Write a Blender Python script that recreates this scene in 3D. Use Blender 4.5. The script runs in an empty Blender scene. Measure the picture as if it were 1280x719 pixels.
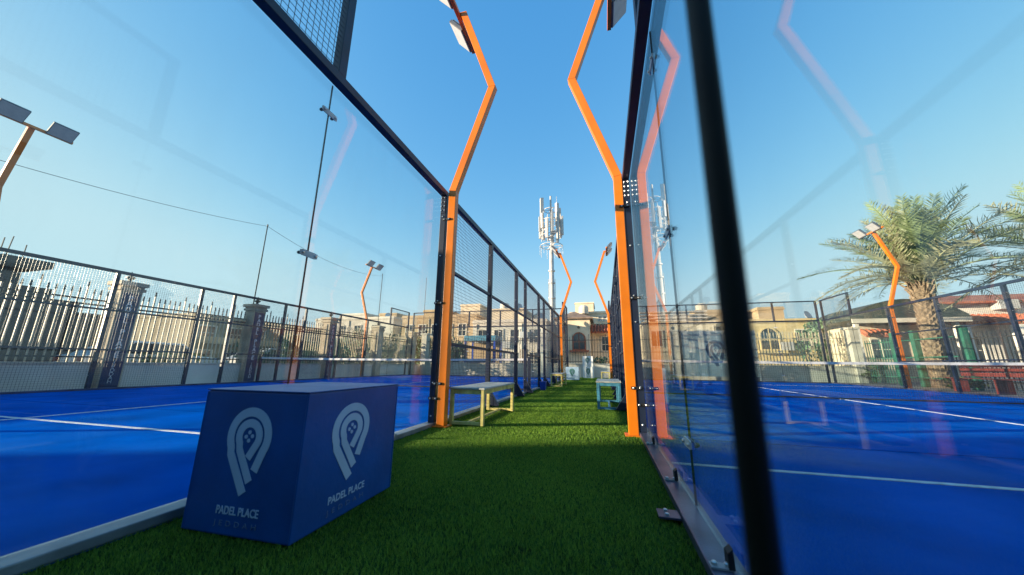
import bpy, bmesh, math, random
import numpy as np
from mathutils import Vector, Matrix, Euler
random.seed(7); rng = np.random.default_rng(7)
S = bpy.context.scene
COL = S.collection
R = math.radians

# ------------------------------------------------------------------ camera
cam_d = bpy.data.cameras.new('camera'); cam = bpy.data.objects.new('camera', cam_d); COL.objects.link(cam)
S.camera = cam
CH = 0.722
def _norm(a): return a / np.linalg.norm(a)
_c = np.array([640, 359.5]); _V = np.array([756, 457.]) - _c; _Z = np.array([660, -1515.]) - _c
_f = math.sqrt(-(_V @ _Z))
_ry = _norm(np.array([_V[0], -_V[1], -_f])); _rz = _norm(np.array([_Z[0], -_Z[1], -_f])); _rx = _norm(np.cross(_ry, _rz)); _rz = np.cross(_rx, _ry)
cam.matrix_world = Matrix.Translation((0, 0, CH)) @ Matrix([list(_rx), list(_ry), list(_rz)]).to_4x4()
cam_d.sensor_fit = 'HORIZONTAL'; cam_d.sensor_width = 36
cam_d.lens = 36 * _f / 1280
cam_d.clip_start = 0.02; cam_d.clip_end = 3000
cam_d.dof.use_dof = True; cam_d.dof.focus_distance = 6.0; cam_d.dof.aperture_fstop = 2.2

# ------------------------------------------------------------------ light
SUN_EL, SUN_AZ = R(9.5), math.atan2(-0.375, -0.927)     # the sun stands behind-left, low
w = bpy.data.worlds.new('World'); S.world = w; w.use_nodes = True
nt = w.node_tree; nt.nodes.clear()
sky = nt.nodes.new('ShaderNodeTexSky'); sky.sky_type = 'NISHITA'; sky.sun_disc = False
sky.sun_elevation = SUN_EL; sky.sun_rotation = math.pi / 2 - SUN_AZ
sky.air_density = 1.0; sky.dust_density = 0.3; sky.ozone_density = 4.0
bg = nt.nodes.new('ShaderNodeBackground'); bg.inputs[1].default_value = 0.1
wo = nt.nodes.new('ShaderNodeOutputWorld')
sep = nt.nodes.new('ShaderNodeSeparateColor'); com = nt.nodes.new('ShaderNodeCombineColor'); nt.links.new(sky.outputs[0], sep.inputs[0])
for k, (gain, gam, cap) in enumerate(((2.25, 1.45, .95), (1.74, 0.75, 2.0), (2.30, 0.35, 2.6))):      # tone curve of the sky, one gain and gamma per channel
    mn = nt.nodes.new('ShaderNodeMath'); mn.operation = 'SMOOTH_MIN'; mn.inputs[1].default_value = cap; mn.inputs[2].default_value = .5 * cap; nt.links.new(sep.outputs[k], mn.inputs[0])
    pw = nt.nodes.new('ShaderNodeMath'); pw.operation = 'POWER'; pw.inputs[1].default_value = gam; nt.links.new(mn.outputs[0], pw.inputs[0])
    ml = nt.nodes.new('ShaderNodeMath'); ml.operation = 'MULTIPLY'; ml.inputs[1].default_value = gain; nt.links.new(pw.outputs[0], ml.inputs[0])
    nt.links.new(ml.outputs[0], com.inputs[k])
nt.links.new(com.outputs[0], bg.inputs[0]); nt.links.new(bg.outputs[0], wo.inputs[0])
sd = bpy.data.lights.new('sun', 'SUN'); so = bpy.data.objects.new('sun', sd); COL.objects.link(so)
sd.energy = 5.0; sd.angle = R(0.5); sd.color = (1.0, 0.80, 0.56)
sv = Vector((math.cos(SUN_EL) * math.cos(SUN_AZ), math.cos(SUN_EL) * math.sin(SUN_AZ), math.sin(SUN_EL)))
so.rotation_euler = (-sv).to_track_quat('-Z', 'Y').to_euler(); so.location = (-30, -20, 30)
S.view_settings.view_transform = 'Standard'; S.view_settings.look = 'None'; S.view_settings.gamma = 1
S.view_settings.exposure = 1.55
S.cycles.transparent_max_bounces = 32; S.cycles.max_bounces = 10

# ------------------------------------------------------------------ materials
MATS = {}
def mat(name, col, rough=0.6, var=0.12, scale=6.0, bump=0.0, bscale=60.0, metal=0.0, spec=0.5, coat=0.0, stretch=None, col2=None, sheen=0.0):
    m = bpy.data.materials.new(name); m.use_nodes = True; n = m.node_tree; L = n.links.new
    p = n.nodes['Principled BSDF']
    p.inputs['Roughness'].default_value = rough; p.inputs['Metallic'].default_value = metal
    p.inputs['Specular IOR Level'].default_value = spec; p.inputs['Coat Weight'].default_value = coat
    tc = n.nodes.new('ShaderNodeTexCoord'); src = tc.outputs['Object']
    if stretch:
        mp = n.nodes.new('ShaderNodeMapping'); mp.inputs['Scale'].default_value = stretch; L(src, mp.inputs[0]); src = mp.outputs[0]
    nz = n.nodes.new('ShaderNodeTexNoise'); nz.inputs['Scale'].default_value = scale; nz.inputs['Detail'].default_value = 6; L(src, nz.inputs['Vector'])
    mx = n.nodes.new('ShaderNodeMix'); mx.data_type = 'RGBA'
    c2 = col2 or tuple(max(0, c * (1 - 2.2 * var)) for c in col)
    c1 = tuple(min(1, c * (1 + var)) for c in col) if not col2 else col
    mx.inputs[6].default_value = (*c1, 1); mx.inputs[7].default_value = (*c2, 1)
    rp = n.nodes.new('ShaderNodeMapRange'); rp.inputs[1].default_value = 0.3; rp.inputs[2].default_value = 0.7; L(nz.outputs[0], rp.inputs[0])
    L(rp.outputs[0], mx.inputs[0]); L(mx.outputs[2], p.inputs['Base Color'])
    mr = n.nodes.new('ShaderNodeMapRange'); mr.inputs[3].default_value = max(0.03, rough - 0.1); mr.inputs[4].default_value = min(1, rough + 0.1); L(nz.outputs[0], mr.inputs[0]); L(mr.outputs[0], p.inputs['Roughness'])
    if bump:
        nb = n.nodes.new('ShaderNodeTexNoise'); nb.inputs['Scale'].default_value = bscale; nb.inputs['Detail'].default_value = 4; L(src, nb.inputs['Vector'])
        b = n.nodes.new('ShaderNodeBump'); b.inputs['Strength'].default_value = bump; b.inputs['Distance'].default_value = 0.02; L(nb.outputs[0], b.inputs['Height']); L(b.outputs[0], p.inputs['Normal'])
    MATS[name] = m
    return m
navy = mat('navy_steel', (0.007, 0.015, 0.040), 0.45, 0.2, 3, 0.05, 200)
black = mat('black_rubber', (0.006, 0.006, 0.007), 0.6, 0.2, 20)
orange = mat('orange_paint', (0.68, 0.175, 0.005), 0.38, 0.1, 2.5, 0.04, 120)
steel = mat('pale_steel', (0.22, 0.25, 0.28), 0.45, 0.18, 5, 0.05, 90, metal=0.3)
steelblue = mat('grey_navy_steel', (0.075, 0.085, 0.14), 0.35, 0.25, 4, 0.05, 90, metal=0.4)
galv = mat('galvanised', (0.55, 0.56, 0.57), 0.5, 0.15, 3)
chrome = mat('bolt_metal', (0.6, 0.6, 0.6), 0.3, 0.1, 5, metal=0.9)
wire = mat('mesh_wire', (0.04, 0.05, 0.075), 0.45, 0.1, 5)
court = mat('blue_court_turf', (0.0, 0.115, 0.56), 1.0, 0.14, 1.4, 0.5, 420, spec=0.0)
_n = court.node_tree; _p = _n.nodes['Principled BSDF']; _src = _p.inputs['Base Color'].links[0].from_socket
_tc = _n.nodes.new('ShaderNodeTexCoord'); _mp = _n.nodes.new('ShaderNodeMapping'); _mp.inputs['Scale'].default_value = (.55, 1.0, 1); _n.links.new(_tc.outputs['Object'], _mp.inputs[0])
_nz = _n.nodes.new('ShaderNodeTexNoise'); _nz.inputs['Scale'].default_value = .9; _nz.inputs['Detail'].default_value = 9; _nz.inputs['Roughness'].default_value = .66; _nz.inputs['Distortion'].default_value = .8; _n.links.new(_mp.outputs[0], _nz.inputs['Vector'])
_rg = _n.nodes.new('ShaderNodeMapRange'); _rg.inputs[1].default_value = .46; _rg.inputs[2].default_value = .78; _rg.inputs[4].default_value = .30; _n.links.new(_nz.outputs[0], _rg.inputs[0])
_mx = _n.nodes.new('ShaderNodeMix'); _mx.data_type = 'RGBA'; _mx.inputs[7].default_value = (.045, .21, .56, 1); _n.links.new(_rg.outputs[0], _mx.inputs[0]); _n.links.new(_src, _mx.inputs[6])
_n.links.new(_mx.outputs[2], _p.inputs['Base Color'])
line = mat('white_line', (0.75, 0.77, 0.78), 0.85, 0.12, 14, 0.5, 300)
turfbase = mat('turf_base', (0.022, 0.075, 0.014), 0.95, 0.3, 9, 0.8, 260, spec=0.1)
paving = mat('paving', (0.30, 0.27, 0.23), 0.85, 0.2, 0.6, 0.4, 18)
concrete = mat('concrete', (0.36, 0.34, 0.31), 0.88, 0.2, 1.2, 0.35, 30)
creamwall = mat('cream_stucco', (0.66, 0.56, 0.41), 0.88, 0.12, 1.1, 0.25, 45)
palewall = mat('pale_stucco', (0.62, 0.57, 0.48), 0.88, 0.12, 1.0, 0.25, 45)
tanwall = mat('tan_stucco', (0.50, 0.37, 0.22), 0.88, 0.14, 0.9, 0.25, 45)
olivewall = mat('olive_stucco', (0.27, 0.23, 0.15), 0.88, 0.14, 0.9, 0.25, 45)
yellowwall = mat('yellow_stucco', (0.62, 0.49, 0.25), 0.88, 0.12, 1.0, 0.25, 45)
whitewall = mat('white_stucco', (0.72, 0.69, 0.64), 0.85, 0.1, 0.8, 0.2, 40)
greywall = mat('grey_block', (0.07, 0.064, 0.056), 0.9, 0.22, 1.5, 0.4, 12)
stone = mat('pillar_stone', (0.50, 0.42, 0.31), 0.85, 0.16, 3, 0.3, 40)
terracotta = mat('terracotta', (0.42, 0.12, 0.06), 0.8, 0.25, 5, 0.3, 20)
brownroof = mat('brown_roof', (0.22, 0.16, 0.12), 0.85, 0.2, 3, 0.3, 20)
darkroof = mat('dark_green_roof', (0.035, 0.055, 0.05), 0.7, 0.2, 2)
glassdark = mat('window_dark', (0.03, 0.045, 0.06), 0.12, 0.2, 2, spec=0.8)
ironcream = mat('cream_iron', (0.56, 0.47, 0.32), 0.55, 0.15, 5)
irondark = mat('dark_iron', (0.025, 0.027, 0.03), 0.5, 0.2, 5)
greenpaint = mat('green_paint', (0.025, 0.15, 0.10), 0.5, 0.2, 4)
redpaint = mat('red_paint', (0.20, 0.04, 0.03), 0.55, 0.2, 4)
yellowpaint = mat('yellow_frame_paint', (0.60, 0.52, 0.18), 0.5, 0.18, 9)
bluepaint = mat('blue_frame_paint', (0.06, 0.24, 0.36), 0.5, 0.18, 9)
greytop = mat('bench_top', (0.40, 0.41, 0.38), 0.55, 0.15, 7, 0.15, 60)
boxblue = mat('box_vinyl', (0.0, 0.072, 0.31), 0.42, 0.12, 4, 0.08, 30)
boxpale = mat('pale_box_vinyl', (0.38, 0.54, 0.70), 0.5, 0.1, 4)
boxwhite = mat('white_box_vinyl', (0.80, 0.82, 0.80), 0.5, 0.08, 4)
printwhite = mat('print_white', (0.40, 0.52, 0.70), 0.5, 0.05, 4)
printwhite2 = mat('print_pale', (0.10, 0.16, 0.30), 0.5, 0.05, 4)
lettering = mat('letter_white', (0.72, 0.75, 0.8), 0.5, 0.05, 4)
printnavy = mat('print_navy', (0.01, 0.05, 0.13), 0.5, 0.1, 4)
printgreen = mat('print_green', (0.03, 0.16, 0.12), 0.5, 0.1, 4)
bannernavy = mat('banner_navy', (0.02, 0.03, 0.11), 0.6, 0.15, 4)
bannerpale = mat('banner_pale', (0.32, 0.42, 0.48), 0.6, 0.12, 1.5)
bandwhite = mat('net_band', (0.66, 0.66, 0.66), 0.7, 0.12, 8)
netcord = mat('net_cord', (0.012, 0.012, 0.014), 0.7, 0.1, 5)
ledfin = mat('led_housing', (0.10, 0.115, 0.14), 0.45, 0.2, 8)
ledlens = mat('led_lens', (0.42, 0.42, 0.42), 0.35, 0.05, 12)
trunk_m = mat('palm_trunk', (0.17, 0.125, 0.085), 0.9, 0.25, 7, 0.6, 30)
boot_m = mat('palm_boot', (0.25, 0.19, 0.125), 0.85, 0.25, 8, 0.4, 30)
leaf1 = mat('palm_leaf', (0.17, 0.235, 0.105), 0.5, 0.3, 1.3)
leaf2 = mat('palm_leaf_pale', (0.34, 0.36, 0.22), 0.55, 0.25, 1.6)
leaf3 = mat('hedge_leaf', (0.13, 0.23, 0.12), 0.6, 0.35, 2)
leaf4 = mat('bush_leaf', (0.10, 0.15, 0.03), 0.6, 0.35, 3)
bluebin = mat('blue_plastic', (0.01, 0.06, 0.42), 0.4, 0.15, 5)
carpaint = mat('car_white', (0.7, 0.7, 0.7), 0.3, 0.04, 3, coat=0.5)
antenna = mat('antenna_white', (0.46, 0.46, 0.45), 0.5, 0.08, 2)
# turf blades: colour varies blade by blade through a colour attribute
tb = bpy.data.materials.new('turf_blade'); tb.use_nodes = True
_n = tb.node_tree; _p = _n.nodes['Principled BSDF']; _p.inputs['Roughness'].default_value = 0.6; _p.inputs['Specular IOR Level'].default_value = 0.25
_a = _n.nodes.new('ShaderNodeAttribute'); _a.attribute_name = 'tone'; _r = _n.nodes.new('ShaderNodeValToRGB')
_r.color_ramp.elements[0].color = (0.026, 0.105, 0.012, 1); _r.color_ramp.elements[1].color = (0.26, 0.43, 0.045, 1)
_n.links.new(_a.outputs['Fac'], _r.inputs[0]); _n.links.new(_r.outputs[0], _p.inputs['Base Color'])
_t = _n.nodes.new('ShaderNodeBsdfTranslucent'); _n.links.new(_r.outputs[0], _t.inputs[0]); _ms = _n.nodes.new('ShaderNodeMixShader'); _ms.inputs[0].default_value = 0.3
_n.links.new(_p.outputs[0], _ms.inputs[1]); _n.links.new(_t.outputs[0], _ms.inputs[2]); _n.links.new(_ms.outputs[0], _n.nodes['Material Output'].inputs[0])
# clear tempered glass: mirror share rises with the angle (Schlick), the rest passes straight through
def make_glass(name, tint, f0=0.036):
    m = bpy.data.materials.new(name); m.use_nodes = True; n = m.node_tree; n.nodes.clear(); L = n.links.new
    out = n.nodes.new('ShaderNodeOutputMaterial'); mix = n.nodes.new('ShaderNodeMixShader')
    tr = n.nodes.new('ShaderNodeBsdfTransparent'); tr.inputs[0].default_value = (*tint, 1)
    gl = n.nodes.new('ShaderNodeBsdfGlossy'); gl.inputs['Roughness'].default_value = 0.0
    geo = n.nodes.new('ShaderNodeNewGeometry'); dot = n.nodes.new('ShaderNodeVectorMath'); dot.operation = 'DOT_PRODUCT'
    L(geo.outputs['Incoming'], dot.inputs[0]); L(geo.outputs['Normal'], dot.inputs[1])
    def mth(op, a, b):
        k = n.nodes.new('ShaderNodeMath'); k.operation = op
        for i, v in enumerate((a, b)):
            if v is None: continue
            if isinstance(v, (int, float)): k.inputs[i].default_value = v
            else: L(v, k.inputs[i])
        return k.outputs[0]
    c = mth('ABSOLUTE', dot.outputs['Value'], None); q = mth('SUBTRACT', 1.0, c); q = mth('POWER', q, 5.0)
    q = mth('MULTIPLY', q, 1 - f0); q = mth('ADD', q, f0)
    L(q, mix.inputs[0]); L(tr.outputs[0], mix.inputs[1]); L(gl.outputs[0], mix.inputs[2])
    tc = n.nodes.new('ShaderNodeTexCoord'); mp = n.nodes.new('ShaderNodeMapping'); mp.inputs['Scale'].default_value = (1, 1.4, .45); L(tc.outputs['Object'], mp.inputs[0])
    nz = n.nodes.new('ShaderNodeTexNoise'); nz.inputs['Scale'].default_value = 2.2; nz.inputs['Detail'].default_value = 8; nz.inputs['Roughness'].default_value = .68; L(mp.outputs[0], nz.inputs['Vector'])
    rg = n.nodes.new('ShaderNodeMapRange'); rg.inputs[1].default_value = .42; rg.inputs[2].default_value = .8; rg.inputs[3].default_value = .004; rg.inputs[4].default_value = .030; L(nz.outputs[0], rg.inputs[0])
    du = n.nodes.new('ShaderNodeBsdfDiffuse'); du.inputs[0].default_value = (.75, .75, .72, 1); m2 = n.nodes.new('ShaderNodeMixShader')     # dust film and dried smears
    L(rg.outputs[0], m2.inputs[0]); L(mix.outputs[0], m2.inputs[1]); L(du.outputs[0], m2.inputs[2]); L(m2.outputs[0], out.inputs[0])
    return m
glass = make_glass('clear_glass', (0.94, 0.97, 0.972))

# ------------------------------------------------------------------ helpers
class MB:
    def __init__(s): s.v = []; s.f = []; s.m = []
    def add(s, vs, fs, mi=0):
        o = len(s.v); s.v += [tuple(v) for v in vs]; s.f += [tuple(i + o for i in f) for f in fs]; s.m += [mi] * len(fs); return s
    def box(s, x0, x1, y0, y1, z0, z1, mi=0):
        vs = [(x, y, z) for z in (z0, z1) for y in (y0, y1) for x in (x0, x1)]
        return s.add(vs, [(0, 2, 3, 1), (4, 5, 7, 6), (0, 1, 5, 4), (2, 6, 7, 3), (0, 4, 6, 2), (1, 3, 7, 5)], mi)
    def prism(s, pts, axis, a, b, mi=0):      # polygon pts in the two other axes, extruded along axis from a to b
        n = len(pts)
        def mk(p, t): return {'x': (t, p[0], p[1]), 'y': (p[0], t, p[1]), 'z': (p[0], p[1], t)}[axis]
        vs = [mk(p, a) for p in pts] + [mk(p, b) for p in pts]
        fs = [tuple(range(n)), tuple(range(2 * n - 1, n - 1, -1))] + [(i, i + n, (i + 1) % n + n, (i + 1) % n) for i in range(n)]
        return s.add(vs, fs, mi)
    def tube(s, path, r, n=8, mi=0, caps=True, up=None):
        path = [Vector(p) for p in path]; rs = r if isinstance(r, (list, tuple)) else [r] * len(path)
        rings = []; prev = None
        for i, p in enumerate(path):
            d = (path[min(i + 1, len(path) - 1)] - path[max(i - 1, 0)]).normalized()
            a = prev if prev is not None else (Vector(up) if up else (Vector((1, 0, 0)) if abs(d.x) < 0.9 else Vector((0, 1, 0))))
            a = (a - d * a.dot(d)).normalized(); prev = a; b = d.cross(a)
            rings.append([p + (a * math.cos(2 * math.pi * (k + .5) / n) + b * math.sin(2 * math.pi * (k + .5) / n)) * rs[i] for k in range(n)])
        vs = [v for rg in rings for v in rg]; fs = []
        for i in range(len(path) - 1):
            for k in range(n): fs.append((i * n + k, i * n + (k + 1) % n, (i + 1) * n + (k + 1) % n, (i + 1) * n + k))
        if caps: fs += [tuple(range(n - 1, -1, -1)), tuple(range((len(path) - 1) * n, len(path) * n))]
        return s.add(vs, fs, mi)
    def sweep(s, path, hx, hy, mi=0):          # mitred rectangular tube along a path in a plane y = const; hx in-plane half width, hy half depth
        P = [Vector(p) for p in path]; vs = []
        for i, p in enumerate(P):
            if i == 0: t = (P[1] - P[0]).normalized(); k = 1
            elif i == len(P) - 1: t = (P[-1] - P[-2]).normalized(); k = 1
            else:
                t1 = (P[i] - P[i - 1]).normalized(); t2 = (P[i + 1] - P[i]).normalized(); t = (t1 + t2).normalized(); k = 1 / max(0.3, t.dot(t1))
            n = Vector((t.z, 0, -t.x)) * hx * k; y = Vector((0, hy, 0))
            vs += [p - n - y, p + n - y, p + n + y, p - n + y]
        fs = [(0, 1, 2, 3), tuple(len(vs) - 1 - i for i in range(4))]
        for i in range(len(P) - 1):
            for k in range(4): fs.append((i * 4 + k, i * 4 + 4 + k, i * 4 + 4 + (k + 1) % 4, i * 4 + (k + 1) % 4))
        return s.add(vs, fs, mi)
    def lathe(s, prof, c=(0, 0, 0), n=16, mi=0):
        vs = []; fs = []
        for r, z in prof:
            for k in range(n):
                a = 2 * math.pi * k / n; vs.append((c[0] + r * math.cos(a), c[1] + r * math.sin(a), c[2] + z))
        for i in range(len(prof) - 1):
            for k in range(n): fs.append((i * n + k, i * n + (k + 1) % n, (i + 1) * n + (k + 1) % n, (i + 1) * n + k))
        fs += [tuple(range(n - 1, -1, -1)), tuple(range((len(prof) - 1) * n, len(prof) * n))]
        return s.add(vs, fs, mi)
    def mesh(s, name, m, bevel=0, smooth=False):
        me = bpy.data.meshes.new(name); me.from_pydata(s.v, [], s.f)
        for x in (m if isinstance(m, (list, tuple)) else [m]): me.materials.append(x)
        if any(s.m): me.polygons.foreach_set('material_index', s.m)
        bm = bmesh.new(); bm.from_mesh(me)
        bmesh.ops.recalc_face_normals(bm, faces=bm.faces)
        if bevel: bmesh.ops.bevel(bm, geom=[e for e in bm.edges if e.is_manifold and e.calc_face_angle(0) > 0.5], offset=bevel, segments=2, affect='EDGES', profile=0.6)
        bm.to_mesh(me); bm.free()
        if smooth: me.polygons.foreach_set('use_smooth', [True] * len(me.polygons))
        return me
def link(name, me, parent=None, loc=(0, 0, 0), rot=(0, 0, 0), scale=None):
    o = bpy.data.objects.new(name, me); COL.objects.link(o); o.location = loc; o.rotation_euler = rot
    if scale: o.scale = scale
    if parent: o.parent = parent
    return o
def part(name, mb, m, parent, bevel=0, loc=(0, 0, 0), rot=(0, 0, 0), kind=None, label=None, smooth=False):
    o = link(name, mb.mesh(name, m, bevel, smooth), parent, loc, rot)
    if kind: o['kind'] = kind
    if label: o['label'] = label
    return o
def tag(o, label, cat, group=None, kind=None):
    if label: o['label'] = label
    if cat: o['category'] = cat
    if group: o['group'] = group
    if kind: o['kind'] = kind
    return o
def thing(name, label, cat, loc=(0, 0, 0), rz=0, group=None):
    return tag(link(name, None, None, loc, (0, 0, rz)), label, cat, group)
def struct(name, mb, m, bevel=0):
    o = part(name, mb, m, None, bevel); o['kind'] = 'structure'; return o
def copy_tree(o, parent=None):
    c = o.copy(); COL.objects.link(c); c.parent = parent
    for ch in list(o.children): copy_tree(ch, c)
    return c
def text_mesh(name, body, size, m, bold=0.0, spacing=1.0, depth=0.002):
    cu = bpy.data.curves.new(name, 'FONT'); cu.body = body; cu.size = size; cu.align_x = 'CENTER'; cu.align_y = 'CENTER'
    cu.offset = bold; cu.space_character = spacing; cu.extrude = depth; cu.resolution_u = 4
    t = bpy.data.objects.new(name, cu); COL.objects.link(t)
    dg = bpy.context.evaluated_depsgraph_get(); me = bpy.data.meshes.new_from_object(t.evaluated_get(dg))
    bpy.data.objects.remove(t); me.materials.clear(); me.materials.append(m)
    return me

# ------------------------------------------------------------------ ground
XL, XR = -1.98, 0.33             # aisle edges
struct('ground', MB().box(-900, 900, -300, 2500, -0.6, -0.03), paving)
LC = (-12.2, -1.98); RC = (0.33, 10.45)
LY0, RY0 = -0.1, 0.05             # near end of each court
struct('court_surface', MB().box(LC[0], LC[1], LY0, LY0 + 20, -0.03, 0.0), court)
struct('court_surface', MB().box(RC[0], RC[1], RY0, RY0 + 20, -0.03, 0.0), court)
struct('aisle_base', MB().box(XL, XR, -2.5, 21.6, -0.03, -0.004), turfbase)
def court_lines(x0, x1, y0, yc):
    for y in (yc, y0 + 20 - (yc - y0)):
        struct('court_line', MB().box(x0 + .02, x1 - .02, y - .025, y + .025, -0.01, 0.004), line)
    xm = (x0 + x1) / 2
    struct('court_line', MB().box(xm - .025, xm + .025, yc - .2, y0 + 20 - (yc - y0) + .2, -0.01, 0.0055), line)
seam = mat('roll_seam', (0.0, 0.045, 0.27), 1.0, 0.3, 9, spec=0.0)
for k in range(1, 5):
    struct('roll_seam', MB().box(LC[0] + .05, LC[1] - .05, LY0 + 4 * k - .006, LY0 + 4 * k + .006, -.01, .0022), seam); struct('roll_seam', MB().box(RC[0] + .1, RC[1] - .05, RY0 + 4 * k - .006, RY0 + 4 * k + .006, -.01, .0022), seam)
court_lines(LC[0], LC[1], LY0, 2.78); court_lines(RC[0], RC[1], RY0, 3.05)

# turf blades of the aisle
def turf(name, y0, y1, dens, hgt, wid, label):
    n = int((XR - XL) * (y1 - y0) * dens)
    x = rng.uniform(XL + .012, XR - .012, n); y = rng.uniform(y0, y1, n)
    a = rng.uniform(0, 2 * np.pi, n); l = rng.uniform(.1, 1.0, n) ** 0.7 * hgt * 1.0; b = rng.uniform(0, 2 * np.pi, n)
    hh = hgt * rng.uniform(.7, 1.25, n); wv = wid * rng.uniform(.7, 1.3, n)
    clump = 0.5 + 0.5 * np.sin(x * 3.1 + 1.3 * np.sin(y * 2.3)) * np.sin(y * 2.7 + 1.1 * np.sin(x * 4.1))
    tone = np.clip(rng.normal(.44, .24, n) + .26 * (clump - .5) + .10 * np.cos((x + .75) * 2.6), 0, 1)
    V = np.zeros((n, 5, 3)); dx = np.cos(a) * wv / 2; dy = np.sin(a) * wv / 2
    lx = np.cos(b) * l; ly = np.sin(b) * l
    V[:, 0] = np.stack([x - dx, y - dy, np.full(n, -.006)], 1); V[:, 1] = np.stack([x + dx, y + dy, np.full(n, -.006)], 1)
    V[:, 2] = np.stack([x + dx * .8 + lx * .35, y + dy * .8 + ly * .35, hh * .65 - .004], 1); V[:, 3] = np.stack([x - dx * .8 + lx * .35, y - dy * .8 + ly * .35, hh * .65 - .004], 1)
    V[:, 4] = np.stack([x + lx, y + ly, hh - .004], 1)
    me = bpy.data.meshes.new(name); base = np.arange(n)[:, None] * 5
    me.vertices.add(n * 5); me.vertices.foreach_set('co', V.reshape(-1))
    loops = np.concatenate([base + np.array([0, 1, 2, 3]), base + np.array([3, 2, 4])], 1).reshape(-1)
    me.loops.add(len(loops)); me.loops.foreach_set('vertex_index', loops.astype(np.int32))
    starts = np.concatenate([np.arange(n)[:, None] * 7, np.arange(n)[:, None] * 7 + 4], 1).reshape(-1)
    me.polygons.add(n * 2); me.polygons.foreach_set('loop_start', starts.astype(np.int32))
    me.update(); me.validate()
    at = me.attributes.new('tone', 'FLOAT', 'POINT'); at.data.foreach_set('value', np.repeat(tone, 5).astype(np.float32))
    me.materials.append(tb)
    o = link(name, me); tag(o, label, 'turf', None, 'stuff')
turf('artificial_turf', 0.2, 3.6, 26000, .016, .0023, 'short green artificial turf of the near shaded stretch of the aisle')
turf('artificial_turf', 3.6, 9.0, 9000, .018, .0045, 'short green artificial turf of the sunlit middle of the aisle')
turf('artificial_turf', 9.0, 21.6, 2200, .02, .011, 'short green artificial turf at the far end of the aisle')

# ------------------------------------------------------------------ court walls
bolt_me = MB().lathe([(.010, 0), (.010, .008), (.006, .011)], n=8).mesh('bolt', chrome)
clamp_me = MB().prism([(-.075, -.016), (-.06, -.022), (.06, -.022), (.075, -.016), (.075, .016), (.06, .022), (-.06, .022), (-.075, .016)], 'x', -.004, .004).mesh('clamp', galv)
knob_me = MB().lathe([(.012, 0), (.013, .010), (.010, .02), (.004, .024)], n=10).mesh('knob', black)
def wires(x, y0, y1, z0, z1, p=.05, r=.0016, axis='x'):
    mb = MB()
    n = max(2, round((y1 - y0) / p)); m = max(2, round((z1 - z0) / p))
    def seg(a, b, dr):
        # thin square rod between a and b (both in (x,y,z)), 4 sides
        a = Vector(a); b = Vector(b); d = (b - a).normalized(); u = Vector((1, 0, 0)) if axis == 'x' else Vector((0, 1, 0)); v = d.cross(u)
        vs = [q + (u * i + v * j) * r for q in (a, b) for i, j in ((1, 1), (1, -1), (-1, -1), (-1, 1))]
        mb.add(vs, [(0, 1, 5, 4), (1, 2, 6, 5), (2, 3, 7, 6), (3, 0, 4, 7)])
    for i in range(1, n):
        y = y0 + (y1 - y0) * i / n
        seg((x, y, z0), (x, y, z1), 0) if axis == 'x' else seg((y, x, z0), (y, x, z1), 0)
    for i in range(1, m):
        z = z0 + (z1 - z0) * i / m
        seg((x + .0042, y0, z), (x + .0042, y1, z), 0) if axis == 'x' else seg((y0, x + .0042, z), (y1, x + .0042, z), 0)
    return mb
def clamp(root, x, y, z, side, axis='x'):
    if axis == 'x':
        c = link('clamp', clamp_me, root, (x + side * .013, y, z))
        for s in (-1, 1):
            link('bolt', bolt_me, c, (side * .004, s * .055, 0), (0, R(90) * side, 0)); link('knob', knob_me, c, (-side * .02, s * .055, 0), (0, -R(90) * side, 0))
    else:
        c = link('clamp', clamp_me, root, (y, x + side * .013, z), (0, 0, R(90)))
        for s in (-1, 1): link('bolt', bolt_me, c, (-.004 if side > 0 else .004, s * .055, 0), (0, R(90) * (-1), 0))
STEP = [0, 2, 4, 6, 8, 9, 11, 12, 14, 16, 18, 20]
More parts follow.
